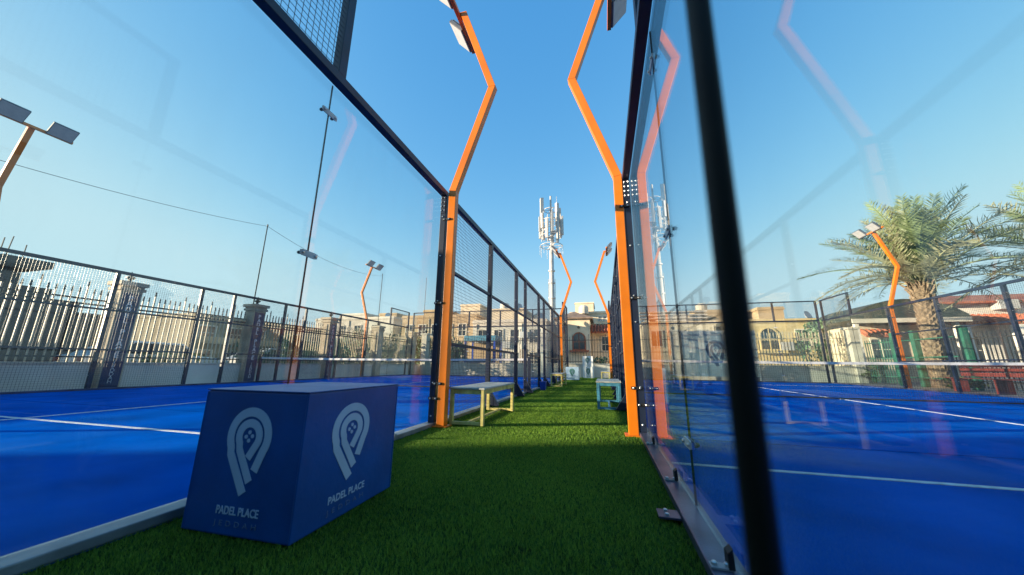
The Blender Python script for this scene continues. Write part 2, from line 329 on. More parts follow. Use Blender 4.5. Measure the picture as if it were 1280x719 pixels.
def side_wall(label, xg, sgn, y0, base_mat, near):
    """xg: plane of the glass; sgn: direction (in x) in which the steel stands proud of the glass, away from the court"""
    root = thing('court_wall', label, 'court wall', (0, 0, 0), 0, 'padel court walls')
    a, b = sorted((xg + sgn * .008, xg + sgn * .088)); xm = (a + b) / 2
    part('base_rail', MB().box(min(a, xg - sgn * .03), max(b, xg - sgn * .03) , y0, y0 + 20, .002, .045), base_mat, root, .006)
    part('top_rail', MB().box(a, b, y0 + .002, y0 + 19.998, 2.955, 3.03), navy, root, .005)
    for i, s in enumerate(STEP):
        top = 4.0 if s in (0, 2, 18, 20) else 2.955
        lo = .046 if s not in (2, 18) else 3.032
        y = y0 + s
        y1 = min(max(y, y0 + .04), y0 + 19.96)
        p = part('post', MB().box(a + .002, b - .002, y1 - .04, y1 + .04, lo, top), navy, root, .004)
        if near and s in (6, 8, 9, 11, 12, 14):
            part('foot_gusset', MB().prism([(b - .001 if sgn > 0 else a + .001, .02), ((b + .17) if sgn > 0 else (a - .17), .02), ((b + .17) if sgn > 0 else (a - .17), .035), ((b + .001) if sgn > 0 else (a - .001), .30)], 'y', y - .04, y + .04), navy, root, .004)
        if s in (4, 6, 8, 9, 11, 12, 14, 16):
            for z in ((.12, .5, 1.2, 1.5, 2.1, 2.65) if s in (4, 16) else (.35, 1.25, 2.25, 2.75)):
                link('bolt', bolt_me, p, (xm + .0, y - .0405, z), (R(90), 0, 0))
        if near and s == 4:
            sp = part('splice_plate', MB().box(a + .008, b - .008, y - .0465, y - .0405, 2.70, 2.945), navy, p, .002)
            for z in (2.74, 2.80, 2.86, 2.92):
                for q in (-.022, .022): link('bolt', bolt_me, sp, (xm + q, y - .0466, z), (R(90), 0, 0))
    for s in (0, 2, 16, 18):       # toughened glass, two panes at each end
        g = part('glass_pane', MB().box(xg - .006, xg + .006, y0 + s + .003 + (.04 if s == 0 else 0), y0 + s + 1.997, .05, 2.95), glass, root)
    for s in (2, 18):
        part('joint_seal', MB().box(xg - .0055, xg + .0055, y0 + s - .0028, y0 + s + .0028, .052, 2.948), black, root)
        if near:
            for z in (.34, 1.49, 2.68): clamp(root, xg, y0 + s, z, sgn)
    for s in (0, 18):              # upper mesh at the ends, 3 to 4 m
        part('upper_rail', MB().box(a + .004, b - .004, y0 + s + .06, y0 + s + 1.96, 3.95, 4.0), navy, root, .004)
        part('wire_mesh', wires(xm, y0 + s + .04, y0 + s + 1.96, 3.03, 3.95), wire, root, kind='stuff')
    for i in range(2, 9):
        s0, s1 = STEP[i], STEP[i + 1]; ya, yb = y0 + s0 + .04, y0 + s1 - .04
        door = (s0, s1) in ((8, 9), (11, 12))
        for z in ((1.98,) if door else (.98, 1.98)):
            part('mid_rail', MB().box(a + .015, b - .015, ya + .001, yb - .001, z - .02, z + .02), navy, root, .003)
        part('wire_mesh', wires(xm, ya, yb, 2.0 if door else .045, 2.955), wire, root, kind='stuff')
    # base clamps that hold the glass to the rail, and floor plates
    if near:
        for s in ((.45, 1.45, 2.4, 3.4) if sgn < 0 else (3.2,)):
            bx = xg + sgn * .05
            c = part('base_clamp', MB().box(bx - .035, bx + .035, y0 + s - .02, y0 + s + .02, .045, .053), steel, root, .002)
            part('clip', MB().prism([(xg + sgn * .01, .05), (xg + sgn * .03, .05), (xg + sgn * .03, .10), (xg + sgn * .012, .115)], 'y', y0 + s - .022, y0 + s + .022), black, c, .002)
            for q in (-.02, .02): link('bolt', bolt_me, c, (bx + q, y0 + s, .053))
        for s in (1.93,):
            px0, px1 = sorted((xg + sgn * .092, xg + sgn * .19))
            fp = part('floor_plate', MB().box(px0, px1, y0 + s - .05, y0 + s + .05, .018, .028), steelblue, root, .002)
            for q in (-.025, .025): link('bolt', bolt_me, fp, ((px0 + px1) / 2 - .01, y0 + s + q, .028))
    return root
side_wall('long navy side wall of the left court, edging the left of the turf aisle', -2.06, 1, LY0, steel, True)
side_wall('long navy side wall of the right court, closest to the camera, edging the right of the turf aisle', 0.405, -1, RY0, steelblue, True)
side_wall('far side wall of the left court, standing in front of the stone pillars and spiked railing', LC[0], -1, LY0 - .22, steelblue, False)
side_wall('far side wall of the right court, in front of the palms and the green gate', RC[1], 1, RY0, steelblue, False)
def back_wall(label, y, x0, x1):
    root = thing('court_wall', label, 'court wall', (0, 0, 0), 0, 'padel court walls')
    part('base_rail', MB().box(x0 + .1, x1 - .1, y - .03, y + .09, .002, .045), steelblue, root, .005)
    part('glass_rail', MB().box(x0 + .1, x1 - .1, y + .010, y + .085, 2.955, 3.03), navy, root, .005)
    part('top_rail', MB().box(x0 + .1, x1 - .1, y + .014, y + .081, 3.95, 4.0), navy, root, .004)
    L = x1 - x0
    for i in range(6):
        x = min(max(x0 + L * i / 5, x0 + .14), x1 - .14)
        part('post', MB().box(x - .04, x + .04, y + .012, y + .083, 3.032 if 0 < i < 5 else .046, 3.948), navy, root, .004)
        if i < 5:
            part('glass_pane', MB().box(x0 + L * i / 5 + (.19 if i == 0 else .006), x0 + L * (i + 1) / 5 - (.19 if i == 4 else .006), y - .006, y + .006, .05, 2.95), glass, root)
        if 0 < i < 5:
            part('joint_seal', MB().box(x - .005, x + .005, y - .0055, y + .0055, .052, 2.948), black, root)
            for z in (.34, 1.49, 2.68): clamp(root, y, x, z, -1, 'y')
    part('wire_mesh', wires(y + .045, x0 + .1, x1 - .1, 3.03, 3.95, axis='y'), wire, root, kind='stuff')
back_wall('glass back wall at the far end of the left court, in front of the cream house', LY0 + 20, LC[0], -2.02)
back_wall('glass back wall at the far end of the right court, in front of the yellow villa', RY0 + 20, 0.40, RC[1])

# ------------------------------------------------------------------ nets
def net(label, x0, x1, y):
    root = thing('court_net', label, 'net', (0, 0, 0), 0, 'padel nets')
    for i, x in enumerate((x0, x1)):
        p = part('net_post', MB().box(x - .04, x + .04, y - .04, y + .04, .005, .95), navy, root, .006)
        part('foot_plate', MB().box(x - .10, x + .10, y - .14, y + .14, .004, .016), navy, p, .002)
    xs = np.linspace(x0, x1, 21); sag = lambda x: .90 - .035 * (1 - ((x - (x0 + x1) / 2) / ((x1 - x0) / 2)) ** 2)
    for i in range(1):
        mb = MB()
        for a, b in zip(xs[:-1], xs[1:]):
            za, zb = sag(a), sag(b)
            mb.add([(a, y - .006, za - .06), (b, y - .006, zb - .06), (b, y - .006, zb), (a, y - .006, za), (a, y + .006, za - .06), (b, y + .006, zb - .06), (b, y + .006, zb), (a, y + .006, za)],
                   [(0, 1, 2, 3), (5, 4, 7, 6), (3, 2, 6, 7), (1, 0, 4, 5)])
        part('top_band', mb, bandwhite, root)
    part('bottom_cord', MB().tube([(x0 + .04, y, .03), ((x0 + x1) / 2, y, .03), (x1 - .04, y, .03)], .016, 6), netcord, root)
    mb = MB(); r = .0014
    for x in np.arange(x0 + .06, x1 - .05, .045): mb.box(x - r, x + r, y - r, y + r, .03, sag(x) - .06)
    for z in np.arange(.07, .84, .045): mb.box(x0 + .04, x1 - .04, y - r - .003, y + r - .003, z - r, z + r)
    part('netting', mb, netcord, root, kind='stuff')
net('black net with white band across the left court', LC[0] + .06, -2.0 - .12, LY0 + 10)
net('black net with white band across the right court', .40 + .12, RC[1] - .06, RY0 + 10)

# ------------------------------------------------------------------ lamp posts
def floodlight(root, x, y, z, face):
    h = part('floodlight', MB().box(-.17, .17, -.21, .21, -.028, .028), ledfin, root, .008, (x, y, z), (0, face, 0))
    mb = MB()
    for k in range(9): mb.box(-.15, .15, -.19 + k * .0475 - .006, -.19 + k * .0475 + .006, .0281, .055)
    part('cooling_fins', mb, ledfin, h)
    part('lens', MB().box(-.155, .155, -.195, .195, -.034, -.0281), ledlens, h, .002)
def lamp_post(label, x, y, out, tone=None, lit=1, clips=True):
    """out: +1 / -1, the way the elbow bends away from the court"""
    root = thing('lamp_post', label, 'lamp post', (x, y, 0), 0, 'orange court lamp posts')
    pole = part('pole', MB().sweep([(0, 0, .012), (0, 0, 3.02), (out * .52, 0, 4.58), (out * .02, 0, 6.05)], .05, .05), orange, root, .006)
    part('base_plate', MB().box(-.09, .09, -.09, .09, .002, .016), orange, pole, .003)
    for wx, wz in ((0, 3.02), (out * .52, 4.58)):
        part('weld_seam', MB().box(-.0525, .0525, -.0525, .0525, -.005, .005), orange, pole, .002, (wx, 0, wz), (0, out * R(9) if wz < 4 else 0, 0))
    part('end_cap', MB().box(-.054, .054, -.054, .054, 6.04, 6.055), orange, pole, .002)
    part('cross_arm', MB().box(-out * .02 - .07 + out * .02, -out * .02 - .01 + out * .02, -.62, .62, 6.0, 6.06) if False else MB().box(min(-out * .09, -out * .03), max(-out * .09, -out * .03), -.62, .62, 5.99, 6.05), orange, root, .004)
    for s in (-1, 1): floodlight(root, -out * .20, s * .38, 6.13, out * R(48))
    if clips:
        for z, a0, a1 in ((.32, .165, .045), (.49, .115, -.0), (1.47, .165, .045), (2.6, .115, -.0)):
            c = part('clip', MB().box(*sorted((-out * a0, -out * a1)), -.064, -.052, z - .015, z + .015), black, root, .003)
            for q in (a1 + .025, a0 - .025): link('bolt', bolt_me, c, (-out * q, -.062, z), (R(90), 0, 0))
    return root
lamp_post('near orange lamp post on the left of the aisle, elbow bent to the right', -1.885, LY0 + 4.0, 1)
lamp_post('near orange lamp post on the right of the aisle, beside the close glass wall', 0.262, RY0 + 4.0, -1)
lamp_post('distant orange lamp post at the left of the aisle end', -1.885, LY0 + 16, 1)
lamp_post('distant orange lamp post at the right of the aisle end', 0.262, RY0 + 16, -1)
lamp_post('lamp post cut by the left photo edge, two dark floodlights on top', -12.72, 3.80, -1)
lamp_post('small distant lamp post at the far left corner, before the green hedge', -12.5, LY0 + 16, -1)
lamp_post('orange lamp post in front of the palm at the right court', RC[1] + .16, RY0 + 16, 1)
lamp_post('orange lamp post by the red bench at the right court', RC[1] + .16, RY0 + 4, 1)

# ------------------------------------------------------------------ logo boxes
def arc(cx, cz, r, a0, a1, n): return [(cx + r * math.cos(R(a0 + (a1 - a0) * i / n)), cz + r * math.sin(R(a0 + (a1 - a0) * i / n))) for i in range(n + 1)]
def ribbon(mb, pts, w, sx, d=.002):
    P = [Vector((p[0], p[1])) for p in pts]; L = []; Q = []
    for i, p in enumerate(P):
        t = (P[min(i + 1, len(P) - 1)] - P[max(i - 1, 0)]).normalized(); n = Vector((-t.y, t.x)) * w / 2
        L.append(p + n); Q.append(p - n)
    k = len(P); vs = [(v.x * sx, -d, v.y) for v in L] + [(v.x * sx, -d, v.y) for v in Q] + [(v.x * sx, 0, v.y) for v in L] + [(v.x * sx, 0, v.y) for v in Q]
    fs = []
    for i in range(k - 1):
        fs += [(i, k + i, k + i + 1, i + 1), (i, i + 1, 2 * k + i + 1, 2 * k + i), (k + i, 3 * k + i, 3 * k + i + 1, k + i + 1)]
    fs += [(0, 2 * k, 3 * k, k), (k - 1, 2 * k - 1, 4 * k - 1, 3 * k - 1)]
    mb.add(vs, fs)
def pin_logo(r, sx=1.0):
    """map-pin mark: two nested P-shaped strokes and four dots; in the local xz plane, facing -y"""
    mb = MB(); U = r
    o = [(.12 * U, -2.27 * U), (-.86 * U, -.75 * U)] + arc(0, 0, 1.02 * U, 208, -32, 28) + [(.54 * U, -1.36 * U)]
    ribbon(mb, o, .38 * U, sx)
    i = [(.36 * U, -1.80 * U), (-.42 * U, -.55 * U)] + arc(0, 0, .55 * U, 212, -38, 22) + [(.10 * U, -.88 * U)]
    ribbon(mb, i, .34 * U, sx)
    for dx, dz in ((.0, .17), (.17, .02), (-.17, -.02), (.0, -.17)):
        n = 10; c = [((dx * U + .085 * U * math.cos(2 * math.pi * k / n)) * sx, (dz * U + .085 * U * math.sin(2 * math.pi * k / n))) for k in range(n)]
        mb.prism(c, 'y', -.002, 0)
    return mb
def logo_box(label, loc, rz, sx, sy, sz, body, ink, ink2, faces, group, r=.100, words=True):
    root = thing('logo_box', label, 'box', loc, rz, group)
    b = part('box_body', MB().box(-sx / 2, sx / 2, -sy / 2, sy / 2, .004, sz - .006), body, root, .008)
    for a in (-1, 1):
        for c in (-1, 1): part('piping', MB().tube([(a * (sx / 2 - .002), c * (sy / 2 - .002), .01), (a * (sx / 2 - .002), c * (sy / 2 - .002), sz - .012)], .0055, 6), body, root)
    part('lid', MB().box(-sx / 2 - .005, sx / 2 + .005, -sy / 2 - .005, sy / 2 + .005, sz - .0058, sz), body, root, .003)
    for f in faces:
        st = 1.0 if f == 'front' else 1.12
        pos = (0, -sy / 2 - .0005, 0) if f == 'front' else (sx / 2 + .0005, -.045, 0); rot = (0, 0, 0 if f == 'front' else R(90))
        k = sz / .59
        e = link('logo', pin_logo(r * k, st).mesh('logo', ink), b, (pos[0], pos[1], .395 * k), rot)
        if words:
            for body_t, z, size, bold, sp, m in (('PADEL PLACE', .098, .044, .0007, 1.0, ink), ('JEDDAH', .050, .030, -.0002, 1.75, ink2)):
                me = text_mesh('lettering', body_t, size * k, m, bold * k, sp, .0009)
                wd = max(v.co.x for v in me.vertices) - min(v.co.x for v in me.vertices); s = .225 * k / wd * st
                t = link('lettering', me, b, (pos[0] - (0 if f == 'front' else -.0009), pos[1] - (.0009 if f == 'front' else -.015), z * k), (R(90), 0, rot[2]), (s, 1, 1))
    return root
logo_box('large dark blue cube with white pin logos, nearest the camera on the turf', (-1.538, 1.603, .004), R(1.2), .572, .69, .592, boxblue, printwhite, printwhite2, ('front', 'right'), 'logo boxes on the turf')
logo_box('pale blue logo box standing alone at the far left of the aisle', (-1.56, 17.6, .016), 0, .62, .6, .62, boxpale, printgreen, printgreen, ('front',), 'logo boxes on the turf')
logo_box('white logo box at the bottom of the far stack', (-.93, 20.75, .016), 0, .60, .6, .62, boxwhite, printgreen, printgreen, ('front',), 'logo boxes on the turf')
logo_box('white logo box on top of the far stack', (-.945, 20.76, .64), 0, .58, .58, .60, boxwhite, printgreen, printgreen, ('front',), 'logo boxes on the turf')

# ------------------------------------------------------------------ benches
def bench(label, x0, x1, y0, y1, h, fm, top):
    root = thing('bench', label, 'bench', ((x0 + x1) / 2, (y0 + y1) / 2, .012), 0, 'low benches on the turf')
    a, b = (x1 - x0) / 2, (y1 - y0) / 2; t = .03
    part('seat', MB().box(-a, a, -b, b, h - .022, h), top, root, .006)
    for sx in (-1, 1):
        for sy in (-1, 1):
            part('leg', MB().box(*sorted((sx * (a - .01), sx * (a - .055))), *sorted((sy * (b - .01), sy * (b - .055))), 0, h - .023), fm, root, .004)
    for sy in (-1, 1):
        y = sy * (b - .0325)
        part('apron', MB().box(-a + .056, a - .056, y - .02, y + .02, h - .075, h - .0235), fm, root, .003)
        part('stretcher', MB().box(-a + .056, a - .056, y - .018, y + .018, .004, .038), fm, root, .003)
    for sx in (-1, 1): part('apron', MB().box(*sorted((sx * (a - .012), sx * (a - .05))), -b + .056, b - .056, h - .075, h - .0235), fm, root, .003)
    part('stretcher', MB().box(-.018, .018, -b + .052, b - .052, .006, .034), fm, root, .003)
    return root
bench('yellow framed bench with grey top beside the near left lamp post', -1.86, -1.40, 4.0, 5.45, .43, yellowpaint, greytop)
bench('distant yellow bench along the left court mesh', -1.82, -1.40, 11.9, 13.3, .43, yellowpaint, greytop)
bench('blue framed bench with pale top along the right court mesh', -.16, .25, 6.1, 7.4, .45, bluepaint, greytop)
bench('distant yellow bench at the right end of the aisle', -.20, .22, 17.5, 18.9, .43, yellowpaint, greytop)
# blue bin by the left net post
t = thing('bin', 'small blue plastic bin by the left net post', 'bin', (-1.76, 10.15, .012))
t.scale = (.7, .7, .7)
part('tub', MB().add([(-.10, -.10, 0), (.10, -.10, 0), (.10, .10, 0), (-.10, .10, 0), (-.13, -.13, .32), (.13, -.13, .32), (.13, .13, .32), (-.13, .13, .32)], [(3, 2, 1, 0), (0, 1, 5, 4), (1, 2, 6, 5), (2, 3, 7, 6), (3, 0, 4, 7), (4, 5, 6, 7)]), bluebin, t, .01)
part('rim', MB().box(-.14, .14, -.14, .14, .321, .345), bluebin, t, .006)
# slim black pole close to the lens
t = thing('slim_pole', 'slim black pole very close to the camera, blurred, before the right glass', 'pole', (.0640, .2228, 0))
t.rotation_euler = (0, R(.8), 0)
part('shaft', MB().tube([(0, 0, .03), (0, 0, 2.3)], .0080, 16), black, t, smooth=True)
part('base', MB().lathe([(.09, .012), (.09, .022), (.02, .03), (.012, .05)], n=20), black, t)

# ------------------------------------------------------------------ perimeter on the left
XW = -13.0
t = thing('low_wall', 'low grey concrete wall under the spiked railing, left of the left court', 'wall')
part('wall_body', MB().box(XW - .12, XW + .12, -3, 24.4, -.03, .62), whitewall, t, .01)
part('coping', MB().box(XW - .15, XW + .15, -3, 24.4, .621, .67), palewall, t, .008)
def bar_mesh(name, z0, z1, r, m1, m2):
    mb = MB(); mb.box(-r, r, -r, r, z0, z1 - .16, 0)
    mb.lathe([(r * .8, z1 - .16), (r * 1.9, z1 - .12), (r * .9, z1 - .09), (r * 1.6, z1 - .06), (.001, z1)], n=5, mi=1)
    return mb.mesh(name, [m1, m2])
bar_short = bar_mesh('bar', .67, 2.58, .014, ironcream, irondark); bar_tall = bar_mesh('bar', .67, 2.76, .014, ironcream, irondark)
def railing(label, x, y0, y1, pitch=.13, axis='y', zr=(.8, 2.15, 2.28), bars=(bar_short, bar_tall), dark=irondark, group='spiked railings'):
    root = thing('railing', label, 'railing', (0, 0, 0), 0, group)
    for z in zr:
        part('rail', MB().box(x - .02, x + .02, y0, y1, z - .02, z + .02) if axis == 'y' else MB().box(y0, y1, x - .02, x + .02, z - .02, z + .02), dark, root)
    n = int((y1 - y0) / pitch)
    for i in range(n):
        q = y0 + (i + .5) * (y1 - y0) / n
        link('bar', bars[1] if i % 6 == 3 else bars[0], root, (x + .0, q, 0) if axis == 'y' else (q, x, 0))
PY = [2.45, 6.25, 10.0, 13.75, 17.5, 21.3]
nm = ['between the left photo edge and the first bannered pillar', 'between the first and second bannered pillars', 'between the second and third bannered pillars', 'right of the third pillar, before the green hedge', 'at the far left corner, before the green hedge']
for i in range(5): railing('spiked cream railing ' + nm[i], XW, PY[i] + .25, PY[i + 1] - .25)
pil_lab = ['stone pillar beyond the left photo edge', 'stone pillar with navy lettered banner, leftmost and largest in view', 'stone pillar with navy banner, second from the left', 'stone pillar with urn finial, third from the left', 'stone pillar with urn finial before the hedge, fourth from the left', 'stone pillar at the far left corner of the grounds']
pshaft = MB().box(-.23, .23, -.23, .23, -.03, 2.62).mesh('shaft', stone, .012)
pcap = MB().box(-.27, .27, -.27, .27, 2.621, 2.70).box(-.24, .24, -.24, .24, 2.70, 2.76).box(-.30, .30, -.30, .30, 2.76, 2.86).mesh('cap', stone)
pfin = MB().lathe([(.09, 2.861), (.05, 2.90), (.04, 2.95), (.10, 3.0), (.10, 3.03), (.03, 3.06), (.05, 3.10), (.001, 3.19)], n=10).mesh('finial', irondark)
bann = MB().box(.232, .238, -.19, .19, .02, 2.55).mesh('banner', bannernavy)
letters = {c: text_mesh('letter', c, .19, lettering, .004, 1, .002) for c in 'PADELC'}
small = {c: text_mesh('letter', c, .13, lettering, 0, 1, .002) for c in 'JEDAH'}
for i, y in enumerate(PY):
    r = thing('pillar', pil_lab[i], 'pillar', (XW + .1, y, 0), 0, 'stone pillars along the left boundary')
    link('shaft', pshaft, r); link('cap', pcap, r); link('finial', pfin, r)
    if i < 4:
        b = link('banner', bann, r); z = 2.40
        for c in 'PADEL PLACE':
            if c != ' ': link('letter', letters[c], b, (.2405, 0, z), (R(90), 0, R(90)))
            z -= .155
        z -= .05
        for c in 'JEDDAH': link('letter', small[c], b, (.2405, 0, z), (R(90), 0, R(90))); z -= .095
# thin masts and the overhead cable
mast = [(-13.35, 10.2, 6.25, 'tall thin dark mast behind the second pillar on the left'), (-16.3, 22.0, 7.4, 'thin mast beyond the far left corner'), (-17.6, 31, 9.4, 'thin mast right of the far left lamp, against the sky')]
for x, y, h, lb in mast:
    m = thing('mast', lb, 'mast', (x, y, 0), 0, 'thin masts'); part('shaft', MB().tube([(0, 0, -.03), (0, 0, h)], .022, 6), irondark, m); part('tip', MB().lathe([(.03, h), (.03, h + .06), (.005, h + .1)], n=6), irondark, m)
pts = []
A, B, C2 = Vector((-13.6, 2.2, 5.2)), Vector((-13.35, 10.2, 6.25)), Vector((-16.3, 22, 7.3))
def sagline(a, b, s, n=14): return [a.lerp(b, i / n) - Vector((0, 0, s * 4 * (i / n) * (1 - i / n))) for i in range(n + 1)]
tag(link('cable', MB().tube(sagline(A, B, .18) + sagline(B, C2, .5)[1:], .008, 4).mesh('cable', irondark)), 'thin dark cable sagging across the left sky between masts', 'cable')

# ------------------------------------------------------------------ houses
WN = {}
def window(parent, face, u, z, wd, ht, pos, arch=False, fm=None, ledge=False):
    """face '-y': u is x, pos is the y of the wall; face '+x': u is y, pos is the x of the wall"""
    fm = fm or palewall; t = .09
    def T(pts, d0, d1, mb):
        if face == '-y': mb.prism(pts, 'y', pos - d1, pos - d0)
        elif face == '+x': mb.prism(pts, 'x', pos + d0, pos + d1)
        else: mb.prism(pts, 'x', pos - d1, pos - d0)
    def outline(g):
        x0, x1, z0, z1 = u - wd / 2 - g, u + wd / 2 + g, z - ht / 2 - g, z + ht / 2 + g
        if not arch: return [(x0, z0), (x1, z0), (x1, z1), (x0, z1)]
        r = (x1 - x0) / 2; return [(x0, z0), (x1, z0)] + [(u + r * math.cos(R(a)), z1 - r + r * math.sin(R(a))) for a in range(0, 181, 20)]
    o, inn = outline(t), outline(0); mb = MB(); k = len(o)
    for d0, d1 in ((.0, .07),):
        def V(p, d): return (p[0], pos - d, p[1]) if face == '-y' else ((pos + d, p[0], p[1]) if face == '+x' else (pos - d, p[0], p[1]))
        vs = [V(p, .07) for p in o] + [V(p, .07) for p in inn] + [V(p, -.01) for p in o] + [V(p, -.01) for p in inn]
        fs = []
        for i in range(k):
            j = (i + 1) % k; fs += [(i, j, k + j, k + i), (i, 2 * k + i, 2 * k + j, j), (k + i, k + j, 3 * k + j, 3 * k + i)]
        mb.add(vs, fs)
    w_ = part('window', mb, fm, parent)
    g = MB(); T(inn, .004, .012, g); part('pane', g, glassdark, w_)
    mu = MB(); zc = z - ht * .05; T([(u - .025, z - ht / 2), (u + .025, z - ht / 2), (u + .025, z + ht / 2 - (.02 if not arch else .02)), (u - .025, z + ht / 2 - .02)], .0125, .04, mu)
    T([(u - wd / 2 + .005, zc - .025), (u + wd / 2 - .005, zc - .025), (u + wd / 2 - .005, zc + .025), (u - wd / 2 + .005, zc + .025)], .0126, .036, mu); part('glazing_bars', mu, fm, w_)
    if ledge:
        l = MB(); T([(u - wd / 2 - .3, z - ht / 2 - .3), (u + wd / 2 + .3, z - ht / 2 - .3), (u + wd / 2 + .38, z - ht / 2 - .1), (u - wd / 2 - .38, z - ht / 2 - .1)], .071, .4, l); part('ledge', l, fm, w_)
def block(parent, x0, x1, y0, y1, z0, z1, m, parapet=.25, trim=None):
    part('wall', MB().box(x0, x1, y0, y1, z0, z1), m, parent)
    if parapet:
        e = .08; part('parapet', MB().box(x0 - e, x1 + e, y0 - e, y1 + e, z1 + .002, z1 + parapet * .5).box(x0 - e * .4, x1 + e * .4, y0 - e * .4, y1 + e * .4, z1 + parapet * .5, z1 + parapet), trim or m, parent)
def hip_roof(parent, x0, x1, y0, y1, z, h, m, over=.35, name='roof'):
    x0 -= over; x1 += over; y0 -= over; y1 += over; d = min(x1 - x0, y1 - y0) / 2
    if x1 - x0 >= y1 - y0: r = [(x0 + d, (y0 + y1) / 2), (x1 - d + .01, (y0 + y1) / 2)]
    else: r = [((x0 + x1) / 2, y0 + d), ((x0 + x1) / 2, y1 - d + .01)]
    vs = [(x0, y0, z), (x1, y0, z), (x1, y1, z), (x0, y1, z), (x0, y0, z + .12), (x1, y0, z + .12), (x1, y1, z + .12), (x0, y1, z + .12), (*r[0], z + h), (*r[1], z + h)]
    if x1 - x0 >= y1 - y0: fs = [(4, 5, 9, 8), (5, 6, 9), (6, 7, 8, 9), (7, 4, 8)]
    else: fs = [(4, 5, 8), (5, 6, 9, 8), (6, 7, 9), (7, 4, 8, 9)]
    return part(name, MB().add(vs, [(3, 2, 1, 0), (0, 1, 5, 4), (1, 2, 6, 5), (2, 3, 7, 6), (3, 0, 4, 7)] + fs), m, parent)
def tile_awning(parent, x0, x1, y, z, depth, drop, m):
    a = part('awning', MB().prism([(y, z), (y, z - .10), (y - depth, z - drop - .10), (y - depth, z - drop)], 'x', x0, x1), m, parent)
    n = int((x1 - x0) / .28); me = MB().tube([(0, 0, .03), (0, -depth - .05, -drop + .02)], .085, 6).mesh('tile', m)
    for i in range(n): link('tile', me, a, (x0 + .14 + i * (x1 - x0) / n, y, z + .01))
# villa closing the aisle
v = thing('villa', 'cream villa with arched window and small hip roof closing the end of the aisle', 'house', (0, 0, 0), 0, 'houses around the courts')
block(v, -4.3, -1.2, 33, 40, -.03, 5.05, creamwall, 0); hip_roof(v, -4.3, -1.2, 33, 40, 5.05, .95, brownroof, .3)
block(v, -1.19, 4.5, 34.2, 41, -.03, 4.6, creamwall, 0); tile_awning(v, -1.15, 3.2, 34.2, 4.55, .9, .75, terracotta)
block(v, -3.4, 3.2, 37, 44, 5.0, 6.1, creamwall, .25); block(v, -2.9, -.9, 38, 42, 6.36, 7.4, creamwall, .15)
for x in (-.25, .25, .75, 1.5): window(v, '-y', x, 5.55, .3, .45, 37)
window(v, '-y', -2.25, 2.95, 1.05, 1.5, 33, True, terracotta, True); window(v, '-y', .15, 2.75, .6, 1.3, 34.2); window(v, '-y', 1.9, 2.75, .8, 1.3, 34.2)
part('plaque', MB().prism([(-2.25 + .13 * math.cos(R(a)), 4.25 + .13 * math.sin(R(a))) for a in range(0, 360, 45)], 'y', 32.95, 33.0), brownroof, v)
# cream houses seen through the left mesh
v = thing('house', 'pale flat roofed house seen through the left court mesh', 'house', (0, 0, 0), 0, 'houses around the courts')
block(v, -12.2, -5.0, 31, 39, -.03, 4.6, palewall, .3); block(v, -11.0, -7.6, 33, 38, 4.91, 6.0, creamwall, .3)
for x in (-11.2, -9.6, -8.0, -6.2): window(v, '-y', x, 3.3, .8, 1.2, 31); window(v, '-y', x, 1.2, .8, 1.2, 31)
part('door', MB().box(-7.5, -6.8, 30.95, 31.0, -.03, 2.1), brownroof, v)
v = thing('house', 'tan house with small roof blocks behind the near left lamp post', 'house', (0, 0, 0), 0, 'houses around the courts')
block(v, -22, -13.0, 34, 42, -.03, 5.7, tanwall, .3); block(v, -20.5, -17.5, 36, 41, 6.01, 6.7, tanwall, .25); block(v, -15.8, -13.4, 36, 41, 6.01, 7.2, creamwall, .25)
for x in (-21, -19.4, -17.8, -16.2, -14.6): window(v, '-y', x, 4.3, .8, 1.2, 34); window(v, '-y', x, 1.6, .8, 1.2, 34)
v = thing('house', 'pale low house far behind the left court corner', 'house', (0, 0, 0), 0, 'houses around the courts')
block(v, -36, -24.5, 36, 46, -.03, 6.0, palewall, .3); block(v, -34, -30, 38, 44, 6.31, 6.9, palewall, .25); block(v, -28, -25.5, 38, 44, 6.31, 6.8, tanwall, .25)
for x in (-34.5, -32, -29.5, -27): window(v, '-y', x, 4.6, .9, 1.3, 36); window(v, '-y', x, 1.8, .9, 1.3, 36)
for yy in (38, 41, 44): window(v, '+x', yy, 4.6, .9, 1.3, -24.5)
# apartments far left
v = thing('apartment_block', 'beige apartment block with balcony rows behind the railing on the left', 'building', (0, 0, 0), 0, 'houses around the courts')
block(v, -44, -32, 20, 34, -.03, 4.3, olivewall, .3)
for yy in np.arange(21, 34, 2.2):
    for z in (1.1, 3.1): window(v, '+x', float(yy), z, 1.2, 1.0, -32, False, palewall)
for z in (.35, 2.25): part('balcony', MB().box(-31.99, -31.2, 20.4, 33.6, z - .08, z + .45), tanwall, v)
v = thing('building', 'dark stepped unfinished building at the left photo edge', 'building', (0, 0, 0), 0, 'houses around the courts')
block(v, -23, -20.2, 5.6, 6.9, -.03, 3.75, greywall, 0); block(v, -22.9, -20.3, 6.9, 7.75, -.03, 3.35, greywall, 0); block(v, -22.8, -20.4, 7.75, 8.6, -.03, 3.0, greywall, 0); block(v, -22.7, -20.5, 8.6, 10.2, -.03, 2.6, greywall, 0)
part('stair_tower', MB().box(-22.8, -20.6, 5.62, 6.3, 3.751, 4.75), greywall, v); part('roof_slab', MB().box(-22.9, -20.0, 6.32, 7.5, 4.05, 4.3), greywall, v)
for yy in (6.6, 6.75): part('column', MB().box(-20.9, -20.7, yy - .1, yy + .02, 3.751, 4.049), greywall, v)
for k in range(7): part('rebar', MB().tube([(-20.7 - .25 * (k % 3), 5.65 + .22 * k, 4.2), (-20.7 - .25 * (k % 3), 5.65 + .22 * k + .04 * (k % 2), 4.9 + .16 * (k % 3))], .018, 5), irondark, v)
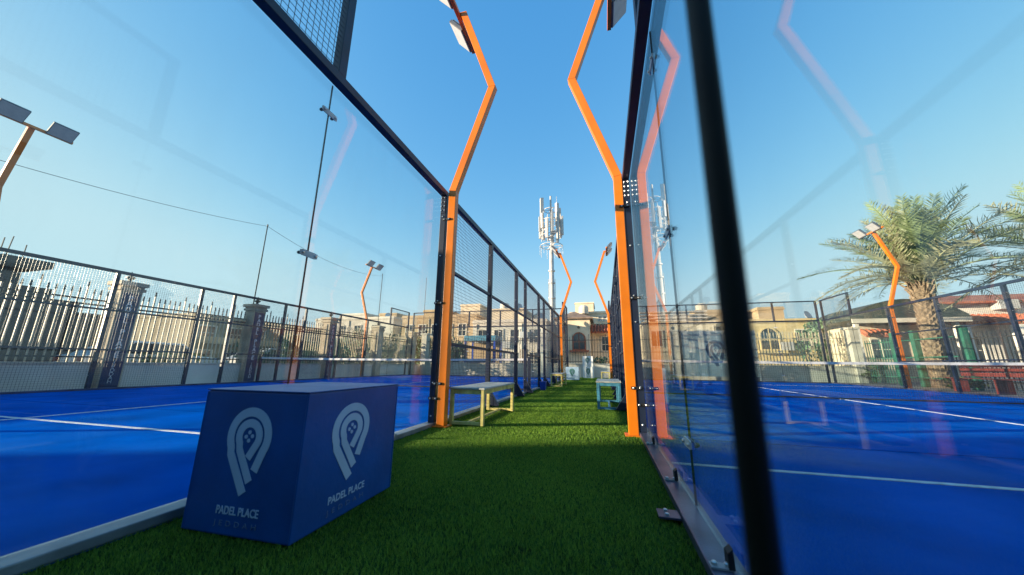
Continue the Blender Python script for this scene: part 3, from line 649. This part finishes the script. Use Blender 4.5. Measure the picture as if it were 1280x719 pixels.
for yy, xx in ((6.2, -20.19), (8.15, -20.39), (9.4, -20.49)): window(v, '+x', yy, 1.7, .5, .9, xx, False, greywall)
v = thing('wall', 'plain grey unseen wall left of the courts, added to shade a strip of the left court', 'wall'); part('wall_body', MB().box(-20.4, -20.1, -9, 2.4, -.03, 2.3), concrete, v); part('coping', MB().box(-20.45, -20.05, -9, 2.4, 2.301, 2.4), concrete, v)  # unseen wall, added and sized to throw the shade strip along the left court
# roof clutter and air conditioners on the houses
HS = {o['label']: o for o in bpy.data.objects if o.get('category') == 'house'}
tank = MB().lathe([(.45, 0), (.5, .05), (.5, .75), (.3, .92), (.12, .95)], n=14).mesh('roof_tank', palewall); dish = MB().lathe([(.02, 0), (.22, .05), (.38, .16)], n=14).mesh('satellite_dish', galv)
ac = MB().box(-.4, .4, -.28, 0, -.3, .3).mesh('air_conditioner', antenna, .02); pipe = MB().tube([(0, -.05, 0), (0, -.05, 1.0)], .045, 6).mesh('drain_pipe', palewall)
def clutter(key, tanks=(), acs=(), dishes=(), pipes=()):
    v = next(o for k, o in HS.items() if key in k)
    for p in tanks: link('roof_tank', tank, v, p)
    for p in acs: link('air_conditioner', ac, v, p)
    for p in dishes: link('satellite_dish', dish, v, p, (R(70), 0, R(35)))
    for x, y, h in pipes: link('drain_pipe', pipe, v, (x, y, 0), (0, 0, 0), (1, 1, h))
clutter('end of the aisle', [(2.2, 40, 6.36), (-1.9, 36.5, 6.0)], [(1.05, 34.2, 1.9), (2.6, 34.2, 3.0)], [(.9, 37.2, 6.55)], [(-1.0, 34.2, 4.5)])
clutter('seen through the left court mesh', [(-6.3, 34, 4.9), (-10.2, 35, 6.3)], [(-10.4, 31, 2.4), (-8.8, 31, 2.5), (-7.1, 31, 3.4), (-5.5, 31, 2.1)], [(-8.2, 33.2, 6.4), (-5.6, 31.4, 5.1)], [(-11.8, 31, 4.5), (-7.9 + .55, 31, 4.5)])
clutter('near left lamp post', [(-19, 38, 6.9)], [(-20.2, 34, 3.0), (-17, 34, 3.2), (-15.4, 34, 2.6)], [(-16.7, 35, 6.2)], [(-18.6, 34, 5.6)])
clutter('far behind the left court corner', [(-29, 40, 6.3)], [(-33.2, 36, 3.2), (-28.2, 36, 3.4)], [(-26, 37, 6.5)], [(-30.8, 36, 5.9)])
# tall building behind-left, its shadow lies over the near half of the courts
v = thing('building', 'plain grey tower block behind the camera on the left, outside the picture', 'building', (0, 0, 0), 0, 'houses around the courts')
block(v, -36, -22, -32, -10.95, -.03, 13.0, palewall, .4)
for z in (2, 5, 8, 11):
    for yy in (-28, -24, -20, -16, -12.6): window(v, '+x', yy, z, 1.3, 1.4, -22)
v = thing('building', 'plain grey unseen block behind the camera, added to darken the foreground', 'building', (0, 0, 0), 0, 'houses around the courts')  # unseen block, added to cut the light on the box front and near turf
block(v, -10.5, 12, -12, -4.6, -.03, 4.2, concrete, .3)
for x in (-8, -5, 3, 6, 9): part('door', MB().box(x - .5, x + .5, -4.6, -4.55, -.03, 2.1), navy, v)
# houses on the right
v = thing('villa', 'yellow villa with arched window behind the right court back wall', 'house', (0, 0, 0), 0, 'houses around the courts')
block(v, 9.2, 15.0, 29, 37, -.03, 3.9, yellowwall, .3); block(v, 8.0, 11.6, 33, 38, 4.2, 5.3, tanwall, .3); block(v, 12.4, 14.2, 32, 37, 4.2, 5.3, tanwall, .25)
window(v, '-y', 11.7, 2.75, 1.1, 1.5, 29, True, yellowwall, True); window(v, '-y', 13.8, 2.7, .75, 1.3, 29, False, palewall); window(v, '-y', 14.5, 2.7, .35, 1.3, 29, False, palewall)
v = thing('house', 'cream house with louvred roof edge behind the pale logo banner', 'house', (0, 0, 0), 0, 'houses around the courts')
block(v, 3.2, 8.6, 30, 38, -.03, 4.0, creamwall, .3); block(v, 4.2, 7.0, 32, 37, 4.3, 5.2, whitewall, .2)
for k in range(3): part('roof_louvre', MB().box(3.0, 8.0, 29.6, 30.2, 4.45 + k * .26, 4.53 + k * .26), whitewall, v)
for x in (4.2, 5.8, 7.4): window(v, '-y', x, 2.9, .8, 1.2, 30)
v = thing('house', 'white modern house with slanted roof right of the yellow villa', 'house', (0, 0, 0), 0, 'houses around the courts')
block(v, 15.6, 21, 32, 40, -.03, 3.7, palewall, 0)
part('roof', MB().prism([(15.0, 3.7), (21.4, 3.7), (21.4, 5.3), (20.9, 5.3), (15.0, 4.3)], 'y', 31.5, 40.5), whitewall, v)
for k in range(3): part('louvre', MB().box(18.2, 21.3, 31.2, 31.45, 4.0 + .3 * k, 4.12 + .3 * k), irondark, v)
window(v, '-y', 17, 2.3, 1.2, 1.2, 32); window(v, '-y', 19.5, 2.3, 1.2, 1.2, 32)
v = thing('pavilion', 'dark curved canopy over a cream kiosk left of the palm trunk', 'pavilion', (0, 0, 0), 0)
pp = [(14.2 + i * .45, 3.72 + .95 * math.sin(math.pi * i / 12) ** .8) for i in range(13)]
part('canopy', MB().prism(pp + [(19.6, 3.5), (14.2, 3.5)], 'y', 24.5, 29), darkroof, v)
part('fascia', MB().box(14.2, 19.6, 24.42, 24.49, 3.3, 3.55), palewall, v)
part('wall', MB().box(15.2, 18.8, 26, 28.8, -.03, 3.29), creamwall, v); window(v, '-y', 16.3, 1.9, .9, 1.1, 26)
tile_awning(v, 15.3, 17.0, 25.99, 3.0, .6, .35, terracotta)
for x in (14.6, 19.2): part('post', MB().box(x - .1, x + .1, 24.8, 25.0, -.03, 3.29), whitewall, v)
HS = {o['label']: o for o in bpy.data.objects if o.get('category') == 'house'}
clutter('yellow villa', [(9.0, 35, 5.55)], [(12.7, 29, 2.2)], [(14.5, 29.6, 4.4)], [(9.4, 29, 3.8), (14.9, 29, 3.8)])
clutter('cream house with louvred', [(8, 33, 4.3)], [(6.6, 30, 3.1)], [(3.9, 30.6, 4.5)], [(8.4, 30, 3.9)])
clutter('white modern house', (), [(18.2, 32, 2.6)], (), [(15.8, 32, 3.6)])
v = thing('house', 'white pillared house with red tiled roofs at the right photo edge', 'house', (0, 0, 0), 0, 'houses around the courts')
block(v, 19.5, 33, 27, 36, -.03, 4.6, whitewall, 0); 
hip_roof(v, 19.5, 33, 27, 36, 4.6, 1.3, terracotta, .5); tile_awning(v, 19.6, 32.8, 27, 3.9, 1.3, .6, terracotta)
for x in (20, 22.4, 24.8, 27.2, 29.6): part('pillar', MB().box(x - .22, x + .22, 25.4, 25.84, -.03, 3.2), whitewall, v, .02)
for x in (21.2, 23.6, 26, 28.4): window(v, '-y', x, 1.9, 1.1, 1.5, 27, False, whitewall)
part('air_conditioner', MB().box(22.6, 23.5, 26.4, 26.95, 4.2, 4.75), antenna, v, .02)
# far backdrop blocks
for x, y, wd, h, lb, m in ((-50, 75, 14, 9, 'pale distant block on the skyline left of the antenna mast', palewall), (-31, 80, 10, 11, 'tan distant block on the skyline behind the left court', tanwall), (9, 60, 9, 8.5, 'tan distant block above the yellow villa', tanwall), (-13, 62, 8, 8.2, 'cream distant block seen over the left mesh', creamwall)):
    v = thing('building', lb, 'building', (0, 0, 0), 0, 'distant blocks'); block(v, x, x + wd, y, y + 10, -.03, h, m, .4)
    for k in range(int(wd / 2.4)):
        for z in (h - 1.6, h - 4.4): window(v, '-y', x + 1.4 + k * 2.4, z, 1.1, 1.4, y)

# ------------------------------------------------------------------ far perimeter
t = thing('low_wall', 'low pale wall with railing behind the far ends of both courts', 'wall')
part('wall_body', MB().box(-12.6, 13.5, 22.4, 22.62, -.03, .78), palewall, t, .01); part('coping', MB().box(-12.6, 13.5, 22.36, 22.66, .781, .83), palewall, t, .006)
bd_s = bar_mesh('bar', .83, 2.55, .012, irondark, irondark); bd_t = bar_mesh('bar', .83, 2.7, .012, irondark, irondark)
bc_s = bar_mesh('bar', .83, 2.65, .018, ironcream, ironcream); bc_t = bar_mesh('bar', .83, 2.75, .018, ironcream, ironcream)
railing('dark spiked railing behind the far end of the left court', 22.5, -12.4, -4.0, .17, 'x', (.95, 2.3), (bd_s, bd_t))
railing('dark spiked railing across the end of the aisle, before the cream villa', 22.5, -3.6, 4.0, .17, 'x', (.95, 1.55, 2.3), (bd_s, bd_t))
railing('cream slatted railing before the yellow villa', 22.5, 8.3, 12.6, .15, 'x', (.95, 1.45, 2.3), (bc_s, bc_t), ironcream)
for x, lb in ((-3.8, 'pale gate pillar left of the stacked white boxes'), (4.1, 'pale gate pillar hidden behind the right net'), (12.9, 'pale pillar right of the cream slatted railing'), (-12.5, 'pale pillar at the far corner of the left court')):
    r = thing('pillar', lb, 'pillar', (x, 22.5, 0), 0, 'pillars along the far boundary'); part('shaft', MB().box(-.2, .2, -.25, .25, -.03, 2.75), palewall, r, .01); part('cap', MB().box(-.27, .27, -.32, .32, 2.751, 2.85), palewall, r, .01); part('finial', MB().lathe([(.10, 2.851), (.05, 2.9), (.12, 3.0), (.03, 3.08), (.001, 3.15)], n=8), irondark, r)
# pale logo banner hung behind the right court
t = thing('banner', 'large pale blue grey banner with pin logo behind the right court', 'banner', (0, 0, 0))
part('sheet', MB().box(4.3, 7.9, 21.3, 21.33, .2, 2.62), bannerpale, t)
part('frame', MB().box(4.25, 4.3, 21.29, 21.34, -.03, 2.68).box(7.9, 7.95, 21.29, 21.34, -.03, 2.68).box(4.3, 7.9, 21.29, 21.34, 2.62, 2.68), galv, t)
link('logo', pin_logo(.40).mesh('logo', printnavy), t, (5.95, 21.298, 1.66))
# blue framed kiosk through the left mesh
t = thing('kiosk', 'blue framed booth seen through the left court mesh', 'kiosk', (-9.3, 25.2, 0))
for x in (-1.2, 1.2): 
    for y in (0, 1.6): part('post', MB().box(x - .08, x + .08, y - .08, y + .08, -.03, 2.5), bluebin, t)
part('beam', MB().box(-1.3, 1.3, -.1, 1.7, 2.501, 2.9), bluepaint, t); part('counter', MB().box(-1.1, 1.1, -.05, .3, .9, 1.0), bluepaint, t); part('front_panel', MB().box(-1.1, 1.1, .0, .06, -.03, .899), bluebin, t); part('back_panel', MB().box(-1.1, 1.1, 1.5, 1.58, 0, 2.45), tanwall, t)
# parked car beyond the railing
def car(label, x, y, rz, m):
    t = thing('parked_car', label, 'car', (x, y, -.03), rz, 'cars parked beyond the left railing')
    prof = [(-2.2, .3), (2.2, .3), (2.25, .6), (2.1, .85), (1.0, .95), (.45, 1.42), (-1.1, 1.45), (-1.9, .98), (-2.22, .9)]
    part('body', MB().prism(prof, 'y', -.86, .86), m, t, .05)
    for s in (-1, 1):
        part('window', MB().prism([(.85, .97), (.38, 1.36), (-1.05, 1.38), (-1.62, 1.0)], 'y', *sorted((s * .861, s * .868))), glassdark, t)
        for xx in (-1.4, 1.4):
            w_ = part('wheel', MB().tube([(xx, s * .70, .32), (xx, s * .88, .32)], .32, 16), black, t); part('rim', MB().tube([(xx, s * .881, .32), (xx, s * .885, .32)], .19, 12), galv, w_)
        part('headlight', MB().box(2.20, 2.262, *sorted((s * .5, s * .8)), .62, .78), antenna, t, .02); part('tail_light', MB().box(-2.262, -2.2, *sorted((s * .55, s * .82)), .72, .88), redpaint, t, .02)
    part('windscreen', MB().add([(1.02, -.72, .97), (1.02, .72, .97), (.50, .66, 1.40), (.50, -.66, 1.40)], [(0, 1, 2, 3)]), glassdark, t)
car('white car parked beyond the railing, right of the first bannered pillar', -17.2, 9.6, R(88), carpaint)
car('pale car parked beyond the railing, left of the second pillar', -17.6, 15.2, R(92), antenna)

# ------------------------------------------------------------------ vegetation
def leaves(n, fn, size, mats_n=1):
    mb = MB()
    for _ in range(n):
        p = Vector(fn()); a = Euler((random.uniform(0, 6.3), random.uniform(0, 6.3), random.uniform(0, 6.3))).to_matrix(); s = size * random.uniform(.6, 1.4)
        u = a @ Vector((s, 0, 0)); v_ = a @ Vector((0, s * .45, 0)); n_ = a @ Vector((0, 0, s * .12))
        mb.add([p - u, p - v_ + n_, p + u, p + v_ + n_], [(0, 1, 2, 3)])
    return mb
def bush(name, label, cat, x, y, rx, ry, h, n, size, m, group=None):
    t = thing(name, label, cat, (x, y, -.03), 0, group)
    cl = [(random.uniform(-.7, .7) * rx, random.uniform(-.7, .7) * ry, random.uniform(.3, .8) * h, random.uniform(.35, .6)) for _ in range(9)]
    def f():
        c = random.choice(cl); d = Vector((random.gauss(0, 1), random.gauss(0, 1), random.gauss(0, 1))); d.normalize(); d *= c[3] * random.uniform(.6, 1.0)
        return (c[0] + d.x * rx, c[1] + d.y * ry, max(.03, c[2] + d.z * h * .45))
    part('foliage', leaves(n, f, size), m, t)
    mb = MB()
    for k in range(5): c = cl[k]; mb.tube([(c[0] * .15, c[1] * .15, 0), (c[0] * .6, c[1] * .6, c[2] * .5), (c[0], c[1], c[2])], [.05, .03, .012], 5)
    part('stem', mb, trunk_m, t)
bush('shrub', 'low dark shrub behind the wall right of the stacked boxes', 'shrub', .0, 24.0, 1.4, .6, 1.7, 900, .09, leaf3)
bush('shrub', 'low yellow green shrub at the foot of the palm', 'shrub', 12.5, 16.6, .5, .4, .5, 350, .06, leaf4)
bush('shrub', 'leafy shrub beside the green gate left of the palm', 'shrub', 13.5, 22.5, .8, .6, 1.2, 600, .08, leaf4)
bush('shrub', 'small green tree above the yellow villa railing', 'shrub', 12.9, 26.0, .9, .9, 4.3, 900, .11, leaf3)
for i, (x, y, h, lb) in enumerate([(-14.6, 14.2, 2.3, 'left of the third pillar'), (-14.8, 16.2, 2.5, 'right of the third pillar'), (-14.7, 18.4, 2.9, 'behind the far left lamp post'), (-14.6, 20.4, 3.1, 'right of the far left lamp post'), (-13.6, 23.6, 3.0, 'at the corner of the left court'), (-10.9, 24.2, 2.6, 'left of the blue framed booth')]):
    bush('hedge_tree', 'dense green hedge tree ' + lb, 'tree', x, y, .95, 1.0, h, 1500, .10, leaf3, 'hedge trees behind the left court')
bush('shrub', 'yellowish shrub behind the railing left of the second pillar', 'shrub', -15.2, 9.0, .7, .9, 1.3, 500, .08, leaf4)
bush('shrub', 'dark green shrub behind the railing left of the third pillar', 'shrub', -15.0, 12.0, .8, .9, 1.6, 600, .09, leaf3)

def frond_mesh(L, droop, m, seed):
    rd = random.Random(seed); mb = MB(); n = 38; pts = []
    for i in range(n + 1):
        t_ = i / n; pts.append(Vector((L * t_ * (1 - .10 * droop * t_), 0, L * (.10 * t_ - droop * .55 * t_ ** 2.2))))
    mb.tube(pts[::3] , [.030 * (1 - .85 * i / 13) for i in range(len(pts[::3]))], 4)
    for i in range(5, n):
        t_ = i / n; d = (pts[i + 1] - pts[i]).normalized()
        ll = (.62 * math.sin(math.pi * min(1, .18 + t_ * .80)) ** .8 + .10) * L / 3.4
        for s in (-1, 1):
            for rep in (0, 1):
                up = rd.choice((rd.uniform(-.1, .25), rd.uniform(.6, 1.1))); fwd = rd.uniform(.5, 1.0)
                dr = (d * fwd + Vector((0, s * 1, 0)) * .75 + Vector((0, 0, 1)) * up * .6).normalized()
                a = pts[i] + d * rep * .045; wv = Vector((0, 0, 1)).cross(dr).normalized() * .0125
                k = ll * rd.uniform(.8, 1.1); mid = a + dr * k * .5 ; e = a + dr * k - Vector((0, 0, .10 * k))
                mb.add([a - wv * .5, mid - wv, e, mid + wv, a + wv * .5], [(0, 1, 2, 3, 4)])
    return mb.mesh('frond', m)
frm = [frond_mesh(3.3, d, m, k) for k, (d, m) in enumerate([(.25, leaf1), (.55, leaf1), (.9, leaf1), (.5, leaf2), (1.0, leaf2), (1.4, leaf2)])]
def palm(label, x, y, h, sc, rz0, seed, lean):
    rd = random.Random(seed); t = thing('palm_tree', label, 'palm', (x, y, -.03), rz0, 'date palms at the right')
    prof = [(0, .34), (.3, .30), (1, .27), (2, .26), (3, .27), (h - .5, .30), (h, .34)]
    tk = part('trunk', MB().tube([(lean * z * z / h / h, 0, z) for z, r in prof], [r for z, r in prof], 14), trunk_m, t)
    bm_ = MB().add([(-.08, .0, -.10), (.08, 0, -.10), (.10, .02, .02), (0, .10, .13), (-.10, .02, .02), (0, .05, -.08)], [(0, 1, 5), (1, 2, 3, 5), (5, 3, 4, 0), (0, 4, 2, 1), (4, 3, 2)]).mesh('leaf_base', boot_m)
    mb = MB(); rows = int(h / .13)
    for i in range(rows):
        z = .2 + i * (h - .3) / rows; r = .25 + (.06 if z > h - .8 else 0); c = lean * z * z / h / h
        for k in range(9):
            a = 2 * math.pi * (k + .5 * (i % 2)) / 9 + rd.uniform(-.1, .1); q = Matrix.Rotation(a - math.pi / 2, 3, 'Z')
            for_v = [q @ Vector(v_.co) * rd.uniform(.85, 1.1) + Vector((c + r * math.cos(a), r * math.sin(a), z)) for v_ in bm_.vertices]
            mb.add(for_v, [tuple(p_.vertices) for p_ in bm_.polygons])
    part('leaf_scars', mb, boot_m, t, kind='stuff')
    cx = lean
    for i in range(46):                     # stubs of cut fronds under the crown
        a = i * 2.4; z = h - .55 + .62 * (i / 46); el = R(55 + rd.uniform(-10, 15)); d = Vector((math.cos(a) * math.cos(el), math.sin(a) * math.cos(el), math.sin(el)))
        p = Vector((cx + .27 * math.cos(a), .27 * math.sin(a), z)); part('frond_stub', MB().tube([p, p + d * rd.uniform(.28, .5)], [.06, .028], 5), boot_m, t)
    for i in range(64):
        f = i / 63; a = i * 2.39996 + rd.uniform(-.2, .2); el = 87 - 72 * f ** 1.05 + rd.uniform(-6, 6)
        me = frm[rd.choice((0, 1) if f < .35 else ((1, 2, 3) if f < .7 else (2, 4, 5)))] if f < .97 else frm[5]
        o = link('frond', me, t, (cx + .12 * math.cos(a), .12 * math.sin(a), h + .15 - .2 * f), Euler((rd.uniform(-.3, .3), -R(el), a), 'XYZ'), None)
        s_ = sc * rd.uniform(1.05, 1.25); o.scale = (s_, s_, s_)
palm('date palm with thick scarred trunk behind the right court', 13.35, 18.5, 4.35, 1.0, 0, 3, .12)
palm('date palm whose fronds reach in at the right photo edge', 18.6, 17.8, 4.6, 1.0, 1.1, 8, 0)

# ------------------------------------------------------------------ right perimeter: green gate, railings, red bench
t = thing('gate', 'green metal gate with two broad posts left of the palm trunk', 'gate', (0, 0, 0))
for x, y in ((13.0, 19.9), (13.1, 18.95), (13.25, 17.0)): part('gate_post', MB().box(x - .1, x + .1, y - .1, y + .1, -.03, 2.35), greenpaint, t, .01)
for z in (.35, 1.2, 1.95): part('rail', MB().box(13.03, 13.07, 17.1, 21.9, z - .02, z + .02), greenpaint, t)
gb = MB().box(-.014, .014, -.014, .014, .05, 2.05).lathe([(.02, 2.05), (.001, 2.15)], n=5).mesh('bar', greenpaint)
for y in np.arange(20.1, 21.9, .16): link('bar', gb, t, (13.05, float(y), 0))
kb = bar_mesh('bar', .05, 2.1, .014, irondark, irondark)
railing('dark railing right of the palm trunk, by the red bench', 13.4, 12.5, 18.7, .15, 'y', (.3, 1.85), (kb, kb), irondark)
t = thing('red_bench', 'dark red wooden bench behind the right court, by the dark railing', 'bench', (12.3, 14.7, -.03), 0)
for k in range(3): part('slat', MB().box(.02, .06, -1.6, 1.6, .52 + k * .15, .65 + k * .15), redpaint, t, .01)
for k in range(4): part('slat', MB().box(-.45 + k * .115, -.35 + k * .115, -1.6, 1.6, .44, .47), redpaint, t, .008)
for y in (-1.4, 0, 1.4): part('leg', MB().box(-.40, .0, y - .04, y + .04, 0, .439), redpaint, t, .008)

# ------------------------------------------------------------------ antenna mast
t = thing('antenna_mast', 'tall white telecom mast with clustered panel antennas beyond the aisle', 'mast', (-6.45, 45, -.03))
part('pole', MB().tube([(0, 0, 0), (0, 0, 9), (0, 0, 16.3)], [.40, .34, .29], 16), antenna, t, smooth=True)
part('top_pole', MB().tube([(0, 0, 16.3), (0, 0, 24.6)], .13, 10), antenna, t)
for z in (9.5, 11.6, 13.3): part('flange', MB().tube([(0, 0, z), (0, 0, z + .16)], .46, 16), galv, t)
for z in (17.0, 18.4, 20.6, 22.4):
    rr = 1.55 if z < 22 else 1.0
    ring = [(rr * math.cos(R(a)), rr * math.sin(R(a)), z) for a in range(0, 361, 30)]; mb = MB().tube(ring, .05, 5)
    for a in range(0, 360, 60): mb.tube([(0, 0, z), (rr * math.cos(R(a)), rr * math.sin(R(a)), z)], .045, 5)
    part('ring_frame', mb, galv, t)
rd = random.Random(5)
for i in range(13):
    a = R(i * 360 / 13 + 8); hh = rd.choice((1.8, 2.2, 2.8)); z = rd.uniform(17.1, 19.4) if i % 2 else rd.uniform(18.0, 20.4); rr = 1.62
    p = part('panel_antenna', MB().box(-.13, .13, -.17, .17, 0, hh), antenna, t, .03, (rr * math.cos(a), rr * math.sin(a), z), (0, 0, a)); part('bracket_pole', MB().tube([(-.25, 0, -.5), (-.25, 0, hh + .4)], .05, 6), galv, p)
    part('radio_unit', MB().box(-.14, .14, -.18, .18, 0, .5), galv, t, .02, (1.2 * math.cos(a + .2), 1.2 * math.sin(a + .2), z - .3), (0, 0, a))
for a, z0, hh, wd in ((200, 20.2, 4.0, .24), (170, 20.5, 3.2, .16), (320, 19.6, 3.4, .2), (20, 20.2, 2.6, .16)):
    part('tall_antenna', MB().box(-wd, wd, -wd, wd, 0, hh), antenna, t, .04, (1.3 * math.cos(R(a)), 1.3 * math.sin(R(a)), z0), (0, 0, R(a)))
for a in range(0, 360, 40):
    part('whip', MB().tube([(1.6 * math.cos(R(a)), 1.6 * math.sin(R(a)), 15.6), (1.6 * math.cos(R(a)), 1.6 * math.sin(R(a)), 17.0)], .03, 5), galv, t)
part('whip', MB().tube([(.9, -.3, 22.4), (.9, -.3, 24.3)], .03, 5), galv, t)
part('cable_ladder', MB().box(.42, .47, -.15, .15, 8.0, 12.2).box(-.47, -.42, -.15, .15, 8.0, 12.2), galv, t)
